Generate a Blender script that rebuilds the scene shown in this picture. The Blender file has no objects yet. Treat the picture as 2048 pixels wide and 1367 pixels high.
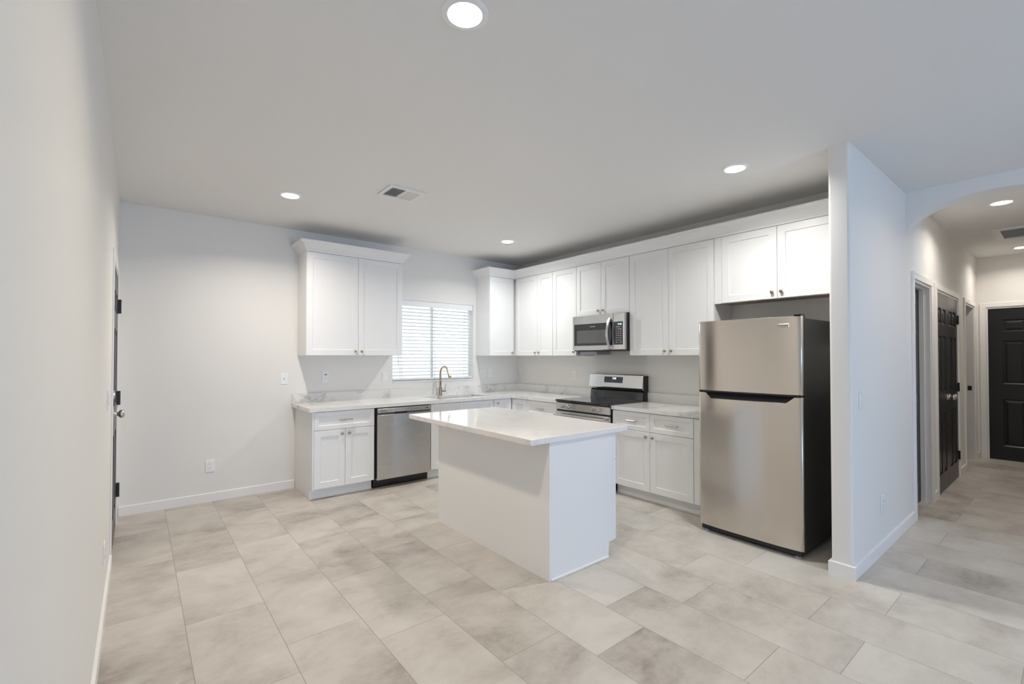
import bpy, bmesh, math, random
from mathutils import Vector, Matrix
random.seed(4)
PI = math.pi
sc = bpy.context.scene
C = sc.collection

# ------------------------------------------------------------------ camera
cam_d = bpy.data.cameras.new('camera'); cam = bpy.data.objects.new('camera', cam_d); C.objects.link(cam)
cam_d.sensor_fit = 'HORIZONTAL'; cam_d.sensor_width = 36.0
cam_d.lens = 922.6 / 2048 * 36.0
cam_d.shift_y = 16.73 / 2048
cam_d.clip_start = 0.02
yaw, pit = 0.681, 0.0137
fwd = Vector((math.sin(yaw) * math.cos(pit), math.cos(yaw) * math.cos(pit), math.sin(pit)))
rgt = Vector((math.cos(yaw), -math.sin(yaw), 0)); upv = rgt.cross(fwd)
M = Matrix((rgt, upv, -fwd)).transposed().to_4x4(); M.translation = Vector((-4.365, -5.244, 1.378))
cam.matrix_world = M
sc.camera = cam

# ------------------------------------------------------------------ view, world (bluish daylight outside), light settings
sc.view_settings.view_transform = 'Standard'; sc.view_settings.look = 'None'
sc.view_settings.gamma = 1.0; sc.view_settings.use_curve_mapping = False
sc.view_settings.exposure = 0.48
try:
    sc.cycles.use_denoising = True
    sc.cycles.max_bounces = 12; sc.cycles.diffuse_bounces = 8; sc.cycles.glossy_bounces = 6
    sc.cycles.transparent_max_bounces = 16; sc.cycles.sample_clamp_indirect = 8
except Exception:
    pass
HALL_W = 5.6
HALL_COL = (1.0, 0.93, 0.84)
SKY_STRENGTH = 1.0
world = bpy.data.worlds.new('daylight'); sc.world = world; world.use_nodes = True
wn = world.node_tree.nodes; wl = world.node_tree.links
bgn = wn['Background']
wtc = wn.new('ShaderNodeTexCoord'); wsp = wn.new('ShaderNodeSeparateXYZ'); wrp = wn.new('ShaderNodeValToRGB')
wl.new(wtc.outputs['Generated'], wsp.inputs[0]); wmr = wn.new('ShaderNodeMapRange')
wmr.inputs[1].default_value = -1; wmr.inputs[2].default_value = 1
wl.new(wsp.outputs[1], wmr.inputs[0]); wl.new(wmr.outputs[0], wrp.inputs[0])
# paler sky to the north (kitchen window), deep blue open shade to the south (sliding door)
wrp.color_ramp.elements[0].position = 0.30; wrp.color_ramp.elements[0].color = (3.9, 5.3, 7.9, 1)
wrp.color_ramp.elements[1].position = 0.70; wrp.color_ramp.elements[1].color = (1.8, 1.95, 2.02, 1)
wgz = wn.new('ShaderNodeMapRange'); wl.new(wsp.outputs[2], wgz.inputs[0])          # 1 below the horizon, 0 above
wgz.inputs[1].default_value = -0.03; wgz.inputs[2].default_value = 0.02; wgz.inputs[3].default_value = 1.0; wgz.inputs[4].default_value = 0.0
wgy = wn.new('ShaderNodeMapRange'); wl.new(wsp.outputs[1], wgy.inputs[0])          # 1 to the north
wgy.inputs[1].default_value = -0.1; wgy.inputs[2].default_value = 0.3; wgy.inputs[3].default_value = 0.0; wgy.inputs[4].default_value = 0.62
wgm = wn.new('ShaderNodeMath'); wgm.operation = 'MULTIPLY'; wl.new(wgz.outputs[0], wgm.inputs[0]); wl.new(wgy.outputs[0], wgm.inputs[1])
wmx = wn.new('ShaderNodeMix'); wmx.data_type = 'RGBA'; wl.new(wgm.outputs[0], wmx.inputs[0]); wl.new(wrp.outputs[0], wmx.inputs[6]); wmx.inputs[7].default_value = (0.35, 0.36, 0.36, 1)
wl.new(wmx.outputs[2], bgn.inputs[0]); bgn.inputs[1].default_value = SKY_STRENGTH

# portals: daylight enters by the kitchen window and by the sliding door behind the camera
def portal(name, loc, rot, sx, sy):
    d = bpy.data.lights.new(name, 'AREA'); d.shape = 'RECTANGLE'; d.size = sx; d.size_y = sy
    try: d.cycles.is_portal = True
    except Exception: return
    o = bpy.data.objects.new(name, d); o.location = loc; o.rotation_euler = rot; C.objects.link(o)
portal('window_daylight', (-1.388, 0.16, 1.565), (-PI / 2, 0, 0), 1.2, 1.05)
portal('sliding_door_daylight', (-2.3, -9.45, 1.06), (PI / 2, 0, 0), 2.0, 2.15)

# ------------------------------------------------------------------ dimensions (metres)
H = 2.724; XL = -4.5; YS = -4.344; YT = -4.226; XS = -0.92; XA = 0.535; XE = 4.58; YH = -5.35; YR = -9.3
ZC0, ZC1 = 0.849, 0.885; ZU = 1.39; ZT = 2.449; UD = 0.329

# ------------------------------------------------------------------ materials
def mat(name, col, rough=0.5, metal=0.0, spec=0.5, emit=None, es=0.0, coat=0.0):
    m = bpy.data.materials.new(name); m.use_nodes = True
    b = m.node_tree.nodes['Principled BSDF']
    b.inputs['Base Color'].default_value = (*col, 1); b.inputs['Roughness'].default_value = rough
    b.inputs['Metallic'].default_value = metal
    b.inputs['Specular IOR Level'].default_value = spec
    if coat: b.inputs['Coat Weight'].default_value = coat; b.inputs['Coat Roughness'].default_value = 0.05
    if emit: b.inputs['Emission Color'].default_value = (*emit, 1); b.inputs['Emission Strength'].default_value = es
    return m
class NT:
    def __init__(s, m): s.n = m.node_tree.nodes; s.l = m.node_tree.links; s.b = s.n['Principled BSDF']
    def new(s, t, **k):
        x = s.n.new(t)
        for a, v in k.items(): setattr(x, a, v)
        return x
    def put(s, sock, v):
        if hasattr(v, 'links') or hasattr(v, 'is_output'): s.l.new(v, sock)
        else: sock.default_value = v
    def math(s, op, a, b=0.0, c=0.0):
        x = s.new('ShaderNodeMath', operation=op); s.put(x.inputs[0], a); s.put(x.inputs[1], b); s.put(x.inputs[2], c); return x.outputs[0]
    def noise(s, vec, scale, detail=4.0, rough=0.55, dist=0.0):
        x = s.new('ShaderNodeTexNoise'); s.l.new(vec, x.inputs['Vector']); x.inputs['Scale'].default_value = scale
        x.inputs['Detail'].default_value = detail; x.inputs['Roughness'].default_value = rough; x.inputs['Distortion'].default_value = dist
        return x.outputs['Fac']
    def mapr(s, v, a, b, c, d, smooth=False):
        x = s.new('ShaderNodeMapRange'); s.put(x.inputs[0], v)
        if smooth: x.interpolation_type = 'SMOOTHSTEP'
        for i, q in enumerate((a, b, c, d)): s.put(x.inputs[i + 1], q)
        return x.outputs[0]
    def mix(s, f, a, b):
        x = s.new('ShaderNodeMix', data_type='RGBA'); s.put(x.inputs[0], f); s.put(x.inputs[6], a); s.put(x.inputs[7], b); return x.outputs[2]
    def coord(s, scale=(1, 1, 1), which='Object'):
        t = s.new('ShaderNodeTexCoord'); mp = s.new('ShaderNodeMapping'); s.l.new(t.outputs[which], mp.inputs[0])
        mp.inputs['Scale'].default_value = scale; return mp.outputs[0]
    def bump(s, h, dist, strength=1.0):
        x = s.new('ShaderNodeBump'); x.inputs['Distance'].default_value = dist; x.inputs['Strength'].default_value = strength
        s.l.new(h, x.inputs['Height']); s.l.new(x.outputs[0], s.b.inputs['Normal'])

def paint(name, col, rough, tex=0.0012):
    m = mat(name, col, rough, spec=0.35); t = NT(m); v = t.coord()
    t.bump(t.noise(v, 55.0, 3.0, 0.5), tex, 0.35); return m
M_wall = paint('wall_paint', (0.80, 0.785, 0.76), 0.55)
M_ceil = paint('ceiling_paint', (0.80, 0.79, 0.775), 0.7)
M_trim = mat('trim_paint', (0.84, 0.825, 0.81), 0.35)
M_cab = mat('cabinet_paint', (0.84, 0.84, 0.84), 0.3)
M_black = mat('black_door_paint', (0.012, 0.011, 0.011), 0.32)
M_blackpl = mat('black_plastic', (0.012, 0.012, 0.013), 0.3)
M_char = mat('charcoal_side', (0.03, 0.029, 0.028), 0.42)
M_glassblk = mat('black_glass', (0.006, 0.007, 0.008), 0.06, spec=0.6, coat=0.6)
M_mesh = mat('oven_window_mesh', (0.10, 0.10, 0.10), 0.12, spec=0.6, coat=0.5)
M_dark = mat('dark_hinge', (0.02, 0.018, 0.02), 0.4, metal=0.3)
M_nickel = mat('satin_nickel', (0.62, 0.60, 0.57), 0.25, metal=1.0)
M_brass = mat('champagne_brass', (0.45, 0.38, 0.28), 0.28, metal=1.0)
M_pull = mat('warm_nickel', (0.62, 0.555, 0.49), 0.25, metal=1.0)
M_wood = mat('raw_cabinet_underside', (0.42, 0.31, 0.22), 0.6)
M_plate = mat('white_plastic', (0.85, 0.85, 0.85), 0.3)
M_slot = mat('slot_grey', (0.22, 0.22, 0.23), 0.5)
M_blue = mat('blue_tag', (0.12, 0.25, 0.55), 0.5)
M_print = mat('light_print', (0.75, 0.74, 0.72), 0.5)
M_red = mat('red_print', (0.55, 0.25, 0.2), 0.5)
M_darkprint = mat('dark_print', (0.10, 0.10, 0.10), 0.5)
M_vent = mat('vent_white', (0.80, 0.80, 0.79), 0.45)
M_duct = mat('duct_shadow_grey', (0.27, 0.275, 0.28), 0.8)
M_grey = mat('grey_metal', (0.42, 0.42, 0.44), 0.45, metal=0.4)
M_lens = mat('lamp_lens', (0.9, 0.9, 0.9), 0.4, emit=(1.0, 0.96, 0.9), es=9.0)
M_clockb = mat('clock_blue', (0, 0, 0), 0.5, emit=(0.35, 0.75, 1.0), es=2.2)
M_clockw = mat('clock_white', (0, 0, 0), 0.5, emit=(0.75, 0.82, 1.0), es=2.2)
M_blind = mat('blind_white', (0.86, 0.87, 0.88), 0.4)
M_vinyl = mat('window_vinyl', (0.85, 0.85, 0.85), 0.35)
M_cord = mat('blind_cord', (0.6, 0.6, 0.6), 0.6)

def steel(name, col, rough, axis):
    m = mat(name, col, rough, metal=1.0); t = NT(m)
    v = t.coord((2, 2, 2)); s = [1500, 1500, 1500]; s[axis] = 9.0
    vb = t.coord(tuple(s))
    n = t.noise(vb, 1.0, 2.0, 0.5); cl = t.noise(v, 1.4, 3.0, 0.6)
    r = t.math('ADD', t.mapr(n, 0.3, 0.7, rough - 0.015, rough + 0.015), t.mapr(cl, 0.3, 0.7, -0.008, 0.008))
    t.l.new(r, t.b.inputs['Roughness'])
    t.l.new(t.mix(t.mapr(n, 0.35, 0.65, 0, 1), (*[c * 0.96 for c in col], 1), (*col, 1)), t.b.inputs['Base Color'])
    tg = t.new('ShaderNodeTangent', direction_type='RADIAL', axis='Z'); t.l.new(tg.outputs[0], t.b.inputs['Tangent'])
    t.b.inputs['Anisotropic'].default_value = 0.65; t.b.inputs['Anisotropic Rotation'].default_value = 0.25
    return m
M_steel = steel('brushed_steel_warm', (0.66, 0.615, 0.56), 0.21, 1)
M_steelx = steel('brushed_steel', (0.62, 0.605, 0.585), 0.26, 0)
M_steelr = steel('range_steel', (0.66, 0.645, 0.625), 0.16, 1)
M_basin = mat('sink_steel', (0.45, 0.45, 0.45), 0.3, metal=1.0)

def marble(name, base, vein, rough, amount):
    m = mat(name, base, rough, spec=0.5); t = NT(m); v = t.coord()
    w = t.noise(v, 2.2, 5.0, 0.6, 1.6)
    a = t.math('ABSOLUTE', t.math('SUBTRACT', w, 0.5))
    line = t.mapr(a, 0.0, 0.035, 1.0, 0.0, True)
    patch = t.mapr(t.noise(v, 1.7, 4.0, 0.6, 0.8), 0.48, 0.66, 0.0, 1.0, True)
    cloud = t.mapr(t.noise(v, 5.0, 6.0, 0.65, 0.5), 0.4, 0.75, 0.0, 0.45)
    f = t.math('MULTIPLY', t.math('ADD', t.math('MULTIPLY', line, 0.6), cloud), t.math('MULTIPLY', patch, amount))
    t.l.new(t.mix(f, (*base, 1), (*vein, 1)), t.b.inputs['Base Color'])
    return m
M_quartz = marble('veined_quartz', (0.80, 0.79, 0.775), (0.36, 0.35, 0.34), 0.12, 1.0)
M_quartzi = marble('island_quartz', (0.82, 0.80, 0.785), (0.52, 0.49, 0.46), 0.09, 0.55)

def floor_mat():
    m = mat('floor_tile', (0.6, 0.57, 0.53), 0.38, spec=0.45); t = NT(m)
    tc = t.new('ShaderNodeTexCoord'); sp = t.new('ShaderNodeSeparateXYZ'); t.l.new(tc.outputs['Object'], sp.inputs[0])
    W, L = 0.3637, 0.745
    xs = t.math('DIVIDE', t.math('ADD', sp.outputs[0], 4.53), W)
    col = t.math('FLOOR', xs); fx = t.math('SUBTRACT', xs, col)
    par = t.math('FLOORED_MODULO', col, 2.0)
    ys = t.math('DIVIDE', t.math('ADD', t.math('ADD', sp.outputs[1], 0.60), t.math('MULTIPLY', par, 0.245)), L)
    row = t.math('FLOOR', ys); fy = t.math('SUBTRACT', ys, row)
    dx = t.math('MULTIPLY', t.math('MINIMUM', fx, t.math('SUBTRACT', 1.0, fx)), W)
    dy = t.math('MULTIPLY', t.math('MINIMUM', fy, t.math('SUBTRACT', 1.0, fy)), L)
    d = t.math('MINIMUM', dx, dy)
    grout = t.mapr(d, 0.0009, 0.0024, 1.0, 0.0)
    cid = t.new('ShaderNodeCombineXYZ'); t.l.new(col, cid.inputs[0]); t.l.new(row, cid.inputs[1])
    wn_ = t.new('ShaderNodeTexWhiteNoise', noise_dimensions='3D'); t.l.new(cid.outputs[0], wn_.inputs['Vector'])
    r1 = wn_.outputs['Value']; rc = t.new('ShaderNodeSeparateColor'); t.l.new(wn_.outputs['Color'], rc.inputs[0])
    off = t.new('ShaderNodeCombineXYZ')
    t.l.new(t.math('MULTIPLY_ADD', rc.outputs[0], 37.0, t.math('MULTIPLY', sp.outputs[0], 0.75)), off.inputs[0])
    t.l.new(t.math('MULTIPLY_ADD', rc.outputs[1], 53.0, sp.outputs[1]), off.inputs[1])
    smear = t.noise(off.outputs[0], 3.2, 8.0, 0.66, 0.25)
    fine = t.noise(off.outputs[0], 26.0, 5.0, 0.65, 0.3)
    grad = t.math('MULTIPLY', t.math('SUBTRACT', fy, 0.5), t.math('SUBTRACT', rc.outputs[2], 0.5))   # tone drifts along some tiles
    tone = t.math('ADD', t.math('MULTIPLY', t.math('SUBTRACT', r1, 0.5), 0.34), t.math('MULTIPLY', grad, 0.9))
    tone = t.math('ADD', tone, t.mapr(smear, 0.28, 0.72, -0.52, 0.46))
    tone = t.math('ADD', tone, t.mapr(fine, 0.3, 0.7, -0.09, 0.09))
    tone = t.math('ADD', tone, 0.60)
    rp = t.new('ShaderNodeValToRGB'); t.l.new(tone, rp.inputs[0])
    el = rp.color_ramp.elements
    el[0].position = 0.0; el[0].color = (0.30, 0.267, 0.232, 1)
    el[1].position = 1.0; el[1].color = (0.60, 0.565, 0.522, 1)
    q = el.new(0.3); q.color = (0.44, 0.403, 0.364, 1)
    q = el.new(0.6); q.color = (0.53, 0.494, 0.45, 1)
    t.l.new(t.mix(t.math('MULTIPLY', grout, 0.75), rp.outputs[0], (0.27, 0.25, 0.23, 1)), t.b.inputs['Base Color'])
    t.l.new(t.mapr(fine, 0.3, 0.7, 0.34, 0.46), t.b.inputs['Roughness'])
    t.bump(t.math('SUBTRACT', t.math('MULTIPLY', fine, 0.15), grout), 0.0012, 0.5)
    return m
M_floor = floor_mat()
def glass_mat():
    m = bpy.data.materials.new('window_glass'); m.use_nodes = True; n = m.node_tree.nodes; l = m.node_tree.links
    n.remove(n['Principled BSDF'])
    tr = n.new('ShaderNodeBsdfTransparent'); gl = n.new('ShaderNodeBsdfGlossy'); gl.inputs['Roughness'].default_value = 0.02
    fr = n.new('ShaderNodeFresnel'); fr.inputs[0].default_value = 1.3; mx = n.new('ShaderNodeMixShader')
    tr.inputs[0].default_value = (0.95, 0.97, 0.96, 1)
    l.new(fr.outputs[0], mx.inputs[0]); l.new(tr.outputs[0], mx.inputs[1]); l.new(gl.outputs[0], mx.inputs[2])
    l.new(mx.outputs[0], n['Material Output'].inputs[0]); return m
M_glass = glass_mat()

# ------------------------------------------------------------------ mesh helpers (all coordinates are world metres)
def tag(o, label=None, cat=None, group=None, kind=None):
    if label: o['label'] = label
    if cat: o['category'] = cat
    if group: o['group'] = group
    if kind: o['kind'] = kind
    return o
def thing(name, label, cat, loc, group=None, kind=None):
    o = bpy.data.objects.new(name, None); o.empty_display_size = 0.05; o.location = loc; C.objects.link(o)
    return tag(o, label, cat, group, kind)
def root_loc(o):
    v = Vector((0, 0, 0))
    while o: v += o.location; o = o.parent
    return v
def obj(name, bm, m, parent=None, smooth=None, label=None):
    bmesh.ops.remove_doubles(bm, verts=bm.verts, dist=1e-5)
    bmesh.ops.recalc_face_normals(bm, faces=bm.faces)
    if parent: bmesh.ops.translate(bm, vec=-root_loc(parent), verts=bm.verts)
    me = bpy.data.meshes.new(name); bm.to_mesh(me); bm.free()
    for mm in (m if isinstance(m, (list, tuple)) else [m]): me.materials.append(mm)
    if smooth: me.shade_smooth() if smooth is True else me.shade_auto_smooth(smooth) if hasattr(me, 'shade_auto_smooth') else None
    if smooth and smooth is not True:
        me.shade_smooth()
        try: me.set_sharp_from_angle(angle=smooth)
        except Exception: pass
    o = bpy.data.objects.new(name, me); C.objects.link(o)
    if parent: o.parent = parent
    if label: o['label'] = label
    return o
A35 = math.radians(35)
def box(bm, x0, x1, y0, y1, z0, z1, bev=0.0, seg=1, mi=0):
    if x0 > x1: x0, x1 = x1, x0
    if y0 > y1: y0, y1 = y1, y0
    if z0 > z1: z0, z1 = z1, z0
    vs = [bm.verts.new((x, y, z)) for x in (x0, x1) for y in (y0, y1) for z in (z0, z1)]
    F = [(0, 1, 3, 2), (4, 6, 7, 5), (0, 4, 5, 1), (2, 3, 7, 6), (0, 2, 6, 4), (1, 5, 7, 3)]
    fs = [bm.faces.new([vs[i] for i in f]) for f in F]
    for f in fs: f.material_index = mi
    if bev:
        es = list({e for f in fs for e in f.edges})
        bmesh.ops.bevel(bm, geom=es, offset=bev, segments=seg, affect='EDGES', profile=0.5)
    return bm
def B(*a, **k): return box(bmesh.new(), *a, **k)
def cells(us, vs, keep, w0, w1, axis, bm=None):
    """a slab with openings: grid us x vs, kept cells only, from w0 to w1 along axis (0 x, 1 y, 2 z)"""
    bm = bm or bmesh.new()
    def P(u, v, w): return bm.verts.new(((w, u, v), (u, w, v), (u, v, w))[axis])
    nu, nv = len(us) - 1, len(vs) - 1
    K = lambda i, j: 0 <= i < nu and 0 <= j < nv and keep(0.5 * (us[i] + us[i + 1]), 0.5 * (vs[j] + vs[j + 1]))
    for i in range(nu):
        for j in range(nv):
            if not K(i, j): continue
            u0, u1, v0, v1 = us[i], us[i + 1], vs[j], vs[j + 1]
            for w in (w0, w1): bm.faces.new([P(u0, v0, w), P(u1, v0, w), P(u1, v1, w), P(u0, v1, w)])
            for di, dj, a, b in ((-1, 0, (u0, v0), (u0, v1)), (1, 0, (u1, v0), (u1, v1)), (0, -1, (u0, v0), (u1, v0)), (0, 1, (u0, v1), (u1, v1))):
                if not K(i + di, j + dj): bm.faces.new([P(*a, w0), P(*b, w0), P(*b, w1), P(*a, w1)])
    return bm
class Fr:
    """a face frame: u runs along the face, n out of it, z up"""
    def __init__(s, o, u, n): s.o = Vector(o); s.u = Vector(u); s.n = Vector(n)
    def __call__(s, u, n, z): return s.o + s.u * u + s.n * n + Vector((0, 0, z))
def fbox(bm, F, u0, u1, n0, n1, z0, z1, bev=0.0, mi=0):
    a = F(u0, n0, z0); b = F(u1, n1, z1); return box(bm, a.x, b.x, a.y, b.y, a.z, b.z, bev, mi=mi)
def shaker(F, u0, u1, z0, z1, n0=0.0, t=0.02, rail=0.06, rec=0.008):
    bm = bmesh.new(); e = 0.0015; c = 0.004
    def ring(d, n): return [bm.verts.new(F(u, n, z)) for u, z in ((u0 + d, z0 + d), (u1 - d, z0 + d), (u1 - d, z1 - d), (u0 + d, z1 - d))]
    R = [ring(0, n0), ring(0, n0 + t - e), ring(e, n0 + t), ring(rail, n0 + t), ring(rail + c, n0 + t - rec)]
    for a, b in zip(R, R[1:]):
        for i in range(4): bm.faces.new([a[i], a[(i + 1) % 4], b[(i + 1) % 4], b[i]])
    bm.faces.new(R[0]); bm.faces.new(R[-1]); return bm
def panels(F, u0, u1, z0, z1, rects, t, n0=0.0):
    """a door leaf with raised panels on its outer face"""
    bm = bmesh.new()
    us = sorted({u0, u1} | {r[0] for r in rects} | {r[1] for r in rects}); zs = sorted({z0, z1} | {r[2] for r in rects} | {r[3] for r in rects})
    inside = lambda u, z: any(r[0] < u < r[1] and r[2] < z < r[3] for r in rects)
    for i in range(len(us) - 1):
        for j in range(len(zs) - 1):
            if not inside(0.5 * (us[i] + us[i + 1]), 0.5 * (zs[j] + zs[j + 1])):
                bm.faces.new([bm.verts.new(F(u, n0 + t, z)) for u, z in ((us[i], zs[j]), (us[i + 1], zs[j]), (us[i + 1], zs[j + 1]), (us[i], zs[j + 1]))])
    for r in rects:
        R = []
        for d, n in ((0, 0), (0.012, -0.011), (0.02, -0.011), (0.045, -0.003)):
            R.append([bm.verts.new(F(u, n0 + t + n, z)) for u, z in ((r[0] + d, r[2] + d), (r[1] - d, r[2] + d), (r[1] - d, r[3] - d), (r[0] + d, r[3] - d))])
        for a, b in zip(R, R[1:]):
            for i in range(4): bm.faces.new([a[i], a[(i + 1) % 4], b[(i + 1) % 4], b[i]])
        bm.faces.new(R[-1])
    Q = [[bm.verts.new(F(u, n, z)) for u, z in ((u0, z0), (u1, z0), (u1, z1), (u0, z1))] for n in (n0, n0 + t)]
    for i in range(4): bm.faces.new([Q[0][i], Q[0][(i + 1) % 4], Q[1][(i + 1) % 4], Q[1][i]])
    bm.faces.new(Q[0]); return bm
def six_panel(F, u0, u1, z0, z1, t=0.035, n0=0.0):
    w = u1 - u0; st = 0.17 * w; mid = 0.12 * w; pw = (w - 2 * st - mid) / 2; h = z1 - z0
    rows = [(0.09, 0.40), (0.50, 0.785), (0.845, 0.925)]
    rects = [(u0 + st + k * (pw + mid), u0 + st + k * (pw + mid) + pw, z0 + a * h, z0 + b * h) for k in (0, 1) for a, b in rows]
    return panels(F, u0, u1, z0, z1, rects, t, n0)
def lathe(bm, o, d, prof, seg=20, cap=True):
    """prof: (distance along d, radius)"""
    d = Vector(d).normalized(); a = d.orthogonal().normalized(); b = d.cross(a); o = Vector(o); R = []
    for h, r in prof:
        if r <= 1e-6: R.append([bm.verts.new(o + d * h)])
        else: R.append([bm.verts.new(o + d * h + (a * math.cos(2 * PI * i / seg) + b * math.sin(2 * PI * i / seg)) * r) for i in range(seg)])
    for p, q in zip(R, R[1:]):
        for i in range(seg):
            j = (i + 1) % seg
            if len(p) == 1 and len(q) == 1: continue
            if len(p) == 1: bm.faces.new([p[0], q[j], q[i]])
            elif len(q) == 1: bm.faces.new([p[i], p[j], q[0]])
            else: bm.faces.new([p[i], p[j], q[j], q[i]])
    for r in (R[0], R[-1]):
        if cap and len(r) > 2: bm.faces.new(r)
    return bm
def tube(bm, pts, rad, seg=12):
    pts = [Vector(p) for p in pts]; rads = rad if isinstance(rad, (list, tuple)) else [rad] * len(pts); R = []; ref = None
    for i, p in enumerate(pts):
        d = (pts[min(i + 1, len(pts) - 1)] - pts[max(i - 1, 0)]).normalized()
        if ref is None: ref = d.orthogonal().normalized()
        ref = (ref - d * ref.dot(d)).normalized(); b = d.cross(ref)
        R.append([bm.verts.new(p + (ref * math.cos(2 * PI * k / seg) + b * math.sin(2 * PI * k / seg)) * rads[i]) for k in range(seg)])
    for p, q in zip(R, R[1:]):
        for i in range(seg): bm.faces.new([p[i], p[(i + 1) % seg], q[(i + 1) % seg], q[i]])
    bm.faces.new(R[0]); bm.faces.new(R[-1]); return bm
def sweep(path, prof, closed=False):
    """prof (offset outwards, z) swept along a plan path; outwards is to the right of travel; mitred"""
    bm = bmesh.new(); pts = [Vector((p[0], p[1])) for p in path]; R = []
    nrm = [Vector(((b - a).y, -(b - a).x)).normalized() for a, b in zip(pts, pts[1:])]
    for i, p in enumerate(pts):
        if i == 0: m = nrm[0]
        elif i == len(pts) - 1: m = nrm[-1]
        else:
            m = (nrm[i - 1] + nrm[i]); m = m / m.dot(nrm[i])
        R.append([bm.verts.new((p.x + m.x * o, p.y + m.y * o, z)) for o, z in prof])
    k = len(prof)
    for p, q in zip(R, R[1:]):
        for i in range(k): bm.faces.new([p[i], p[(i + 1) % k], q[(i + 1) % k], q[i]])
    bm.faces.new(R[0]); bm.faces.new(R[-1]); return bm
def extrude_poly(pts, axis, w0, w1):
    bm = bmesh.new(); P = lambda u, v, w: bm.verts.new(((w, u, v), (u, w, v), (u, v, w))[axis])
    a = [P(u, v, w0) for u, v in pts]; b = [P(u, v, w1) for u, v in pts]; n = len(pts)
    for i in range(n): bm.faces.new([a[i], a[(i + 1) % n], b[(i + 1) % n], b[i]])
    bm.faces.new(a); bm.faces.new(b); return bm
def text(name, body, size, o, u, n, m, parent, width=None, depth=0.0006):
    cu = bpy.data.curves.new(name, 'FONT'); cu.body = body; cu.size = size; cu.align_x = 'CENTER'; cu.align_y = 'CENTER'; cu.extrude = depth
    t = bpy.data.objects.new(name, cu); C.objects.link(t)
    bpy.context.view_layer.update()
    me = bpy.data.meshes.new_from_object(t.evaluated_get(bpy.context.evaluated_depsgraph_get()))
    bpy.data.objects.remove(t)
    u = Vector(u); n = Vector(n); z = n.cross(u); k = 1.0
    xs = [v.co.x for v in me.vertices]
    if width: k = width / (max(xs) - min(xs))
    base = Vector(o) - root_loc(parent)
    for v in me.vertices:
        c = v.co.copy(); v.co = base + u * c.x * k + z * c.y + n * c.z
    me.materials.clear(); me.materials.append(m)
    ob = bpy.data.objects.new(name, me); C.objects.link(ob); ob.parent = parent; return ob
def struct(name, bm, m, label, cat, smooth=None):
    return tag(obj(name, bm, m, None, smooth), label, cat, None, 'structure')

# ------------------------------------------------------------------ the room shell
struct('floor', B(XL - 0.15, XE + 0.15, YR - 0.15, 0.15, -0.12, 0.0), M_floor, 'floor of beige and grey stone-look tiles laid in offset columns', 'floor')
struct('ceiling', B(XL - 0.15, XE + 0.15, YR - 0.15, 0.15, H, H + 0.12), M_ceil, 'flat off-white ceiling over the kitchen and hallway', 'ceiling')
LD0, LD1, DH = -1.16, -0.25, 2.04
struct('wall_left', cells([YR, LD0, LD1, 0.0], [0, DH, H], lambda y, z: not (LD0 < y < LD1 and z < DH), XL - 0.14, XL, 0), M_wall,
       'long white wall with a doorway at its far end beside the kitchen', 'wall')
WX0, WX1, WZ0, WZ1 = -1.975, -0.80, 1.06, 2.08
struct('wall_back', cells([XL - 0.14, WX0, WX1, 0.12], [0, WZ0, WZ1, H], lambda x, z: not (WX0 < x < WX1 and WZ0 < z < WZ1), 0.0, 0.14, 1), M_wall,
       'white kitchen wall with the window over the sink', 'wall')
struct('wall_right', B(0.0, 0.12, YT, 0.0, 0, H), M_wall, 'white wall behind the stove and refrigerator', 'wall')
D1 = (0.77, 1.46); D2 = (1.74, 2.98); D3 = (3.50, 4.26)
xs_h = [XS + 0.03, D1[0], D1[1], D2[0], D2[1], D3[0], D3[1], XE]
bmh = cells(xs_h, [0, DH, H], lambda x, z: not (z < DH and any(a < x < b for a, b in (D1, D2, D3))), YS, YT, 1)
# rounded (bullnose) end of the partition, as one plan outline
r = 0.018; pl = [(XS + 0.03, YS)]
for k in range(7): a = -PI / 2 - k * PI / 12; pl.append((XS + r + r * math.cos(a), YS + r + r * math.sin(a)))
for k in range(7): a = PI - k * PI / 12; pl.append((XS + r + r * math.cos(a), YT - r + r * math.sin(a)))
pl.append((XS + 0.03, YT))
bme = extrude_poly(pl, 2, 0, H)
me_t = bpy.data.meshes.new('t'); bme.to_mesh(me_t); bmh.from_mesh(me_t); bme.free(); bpy.data.meshes.remove(me_t)
struct('wall_partition', bmh, M_wall, 'white partition wall beside the refrigerator running on into the hallway', 'wall', A35)
struct('wall_hallway_end', cells([YH - 0.12, -5.245, -4.435, YT], [0, DH, H], lambda y, z: not (-5.245 < y < -4.435 and z < DH), XE, XE + 0.12, 0), M_wall,
       'white wall closing the far end of the hallway', 'wall')
struct('wall_hallway_right', B(XA + 0.14, XE, YH - 0.12, YH, 0, H), M_wall, 'white hallway wall opposite the black double doors', 'wall')
# wall with the arch
AC, AH, AZ0, AZR = 0.5 * (YS + YH), 0.5 * (YS - YH), 2.375, 0.245
ap = [(YS, H), (YS, AZ0)]
for k in range(1, 32):
    a = PI * k / 32; ap.append((AC + AH * math.cos(a), AZ0 + AZR * math.sin(a)))
ap += [(YH, AZ0), (YH, 0), (YR, 0), (YR, H)]
struct('wall_archway', extrude_poly(ap, 0, XA, XA + 0.14), M_wall, 'white wall with a shallow arch opening into the hallway', 'wall', A35)
GX0, GX1, GZ = -3.3, -1.3, 2.13
struct('wall_rear', cells([XL - 0.14, GX0, GX1, XA + 0.14], [0, GZ, H], lambda x, z: not (GX0 < x < GX1 and z < GZ), YR - 0.14, YR, 1), M_wall,
       'white wall behind the viewer with a wide sliding glass door', 'wall')

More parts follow.
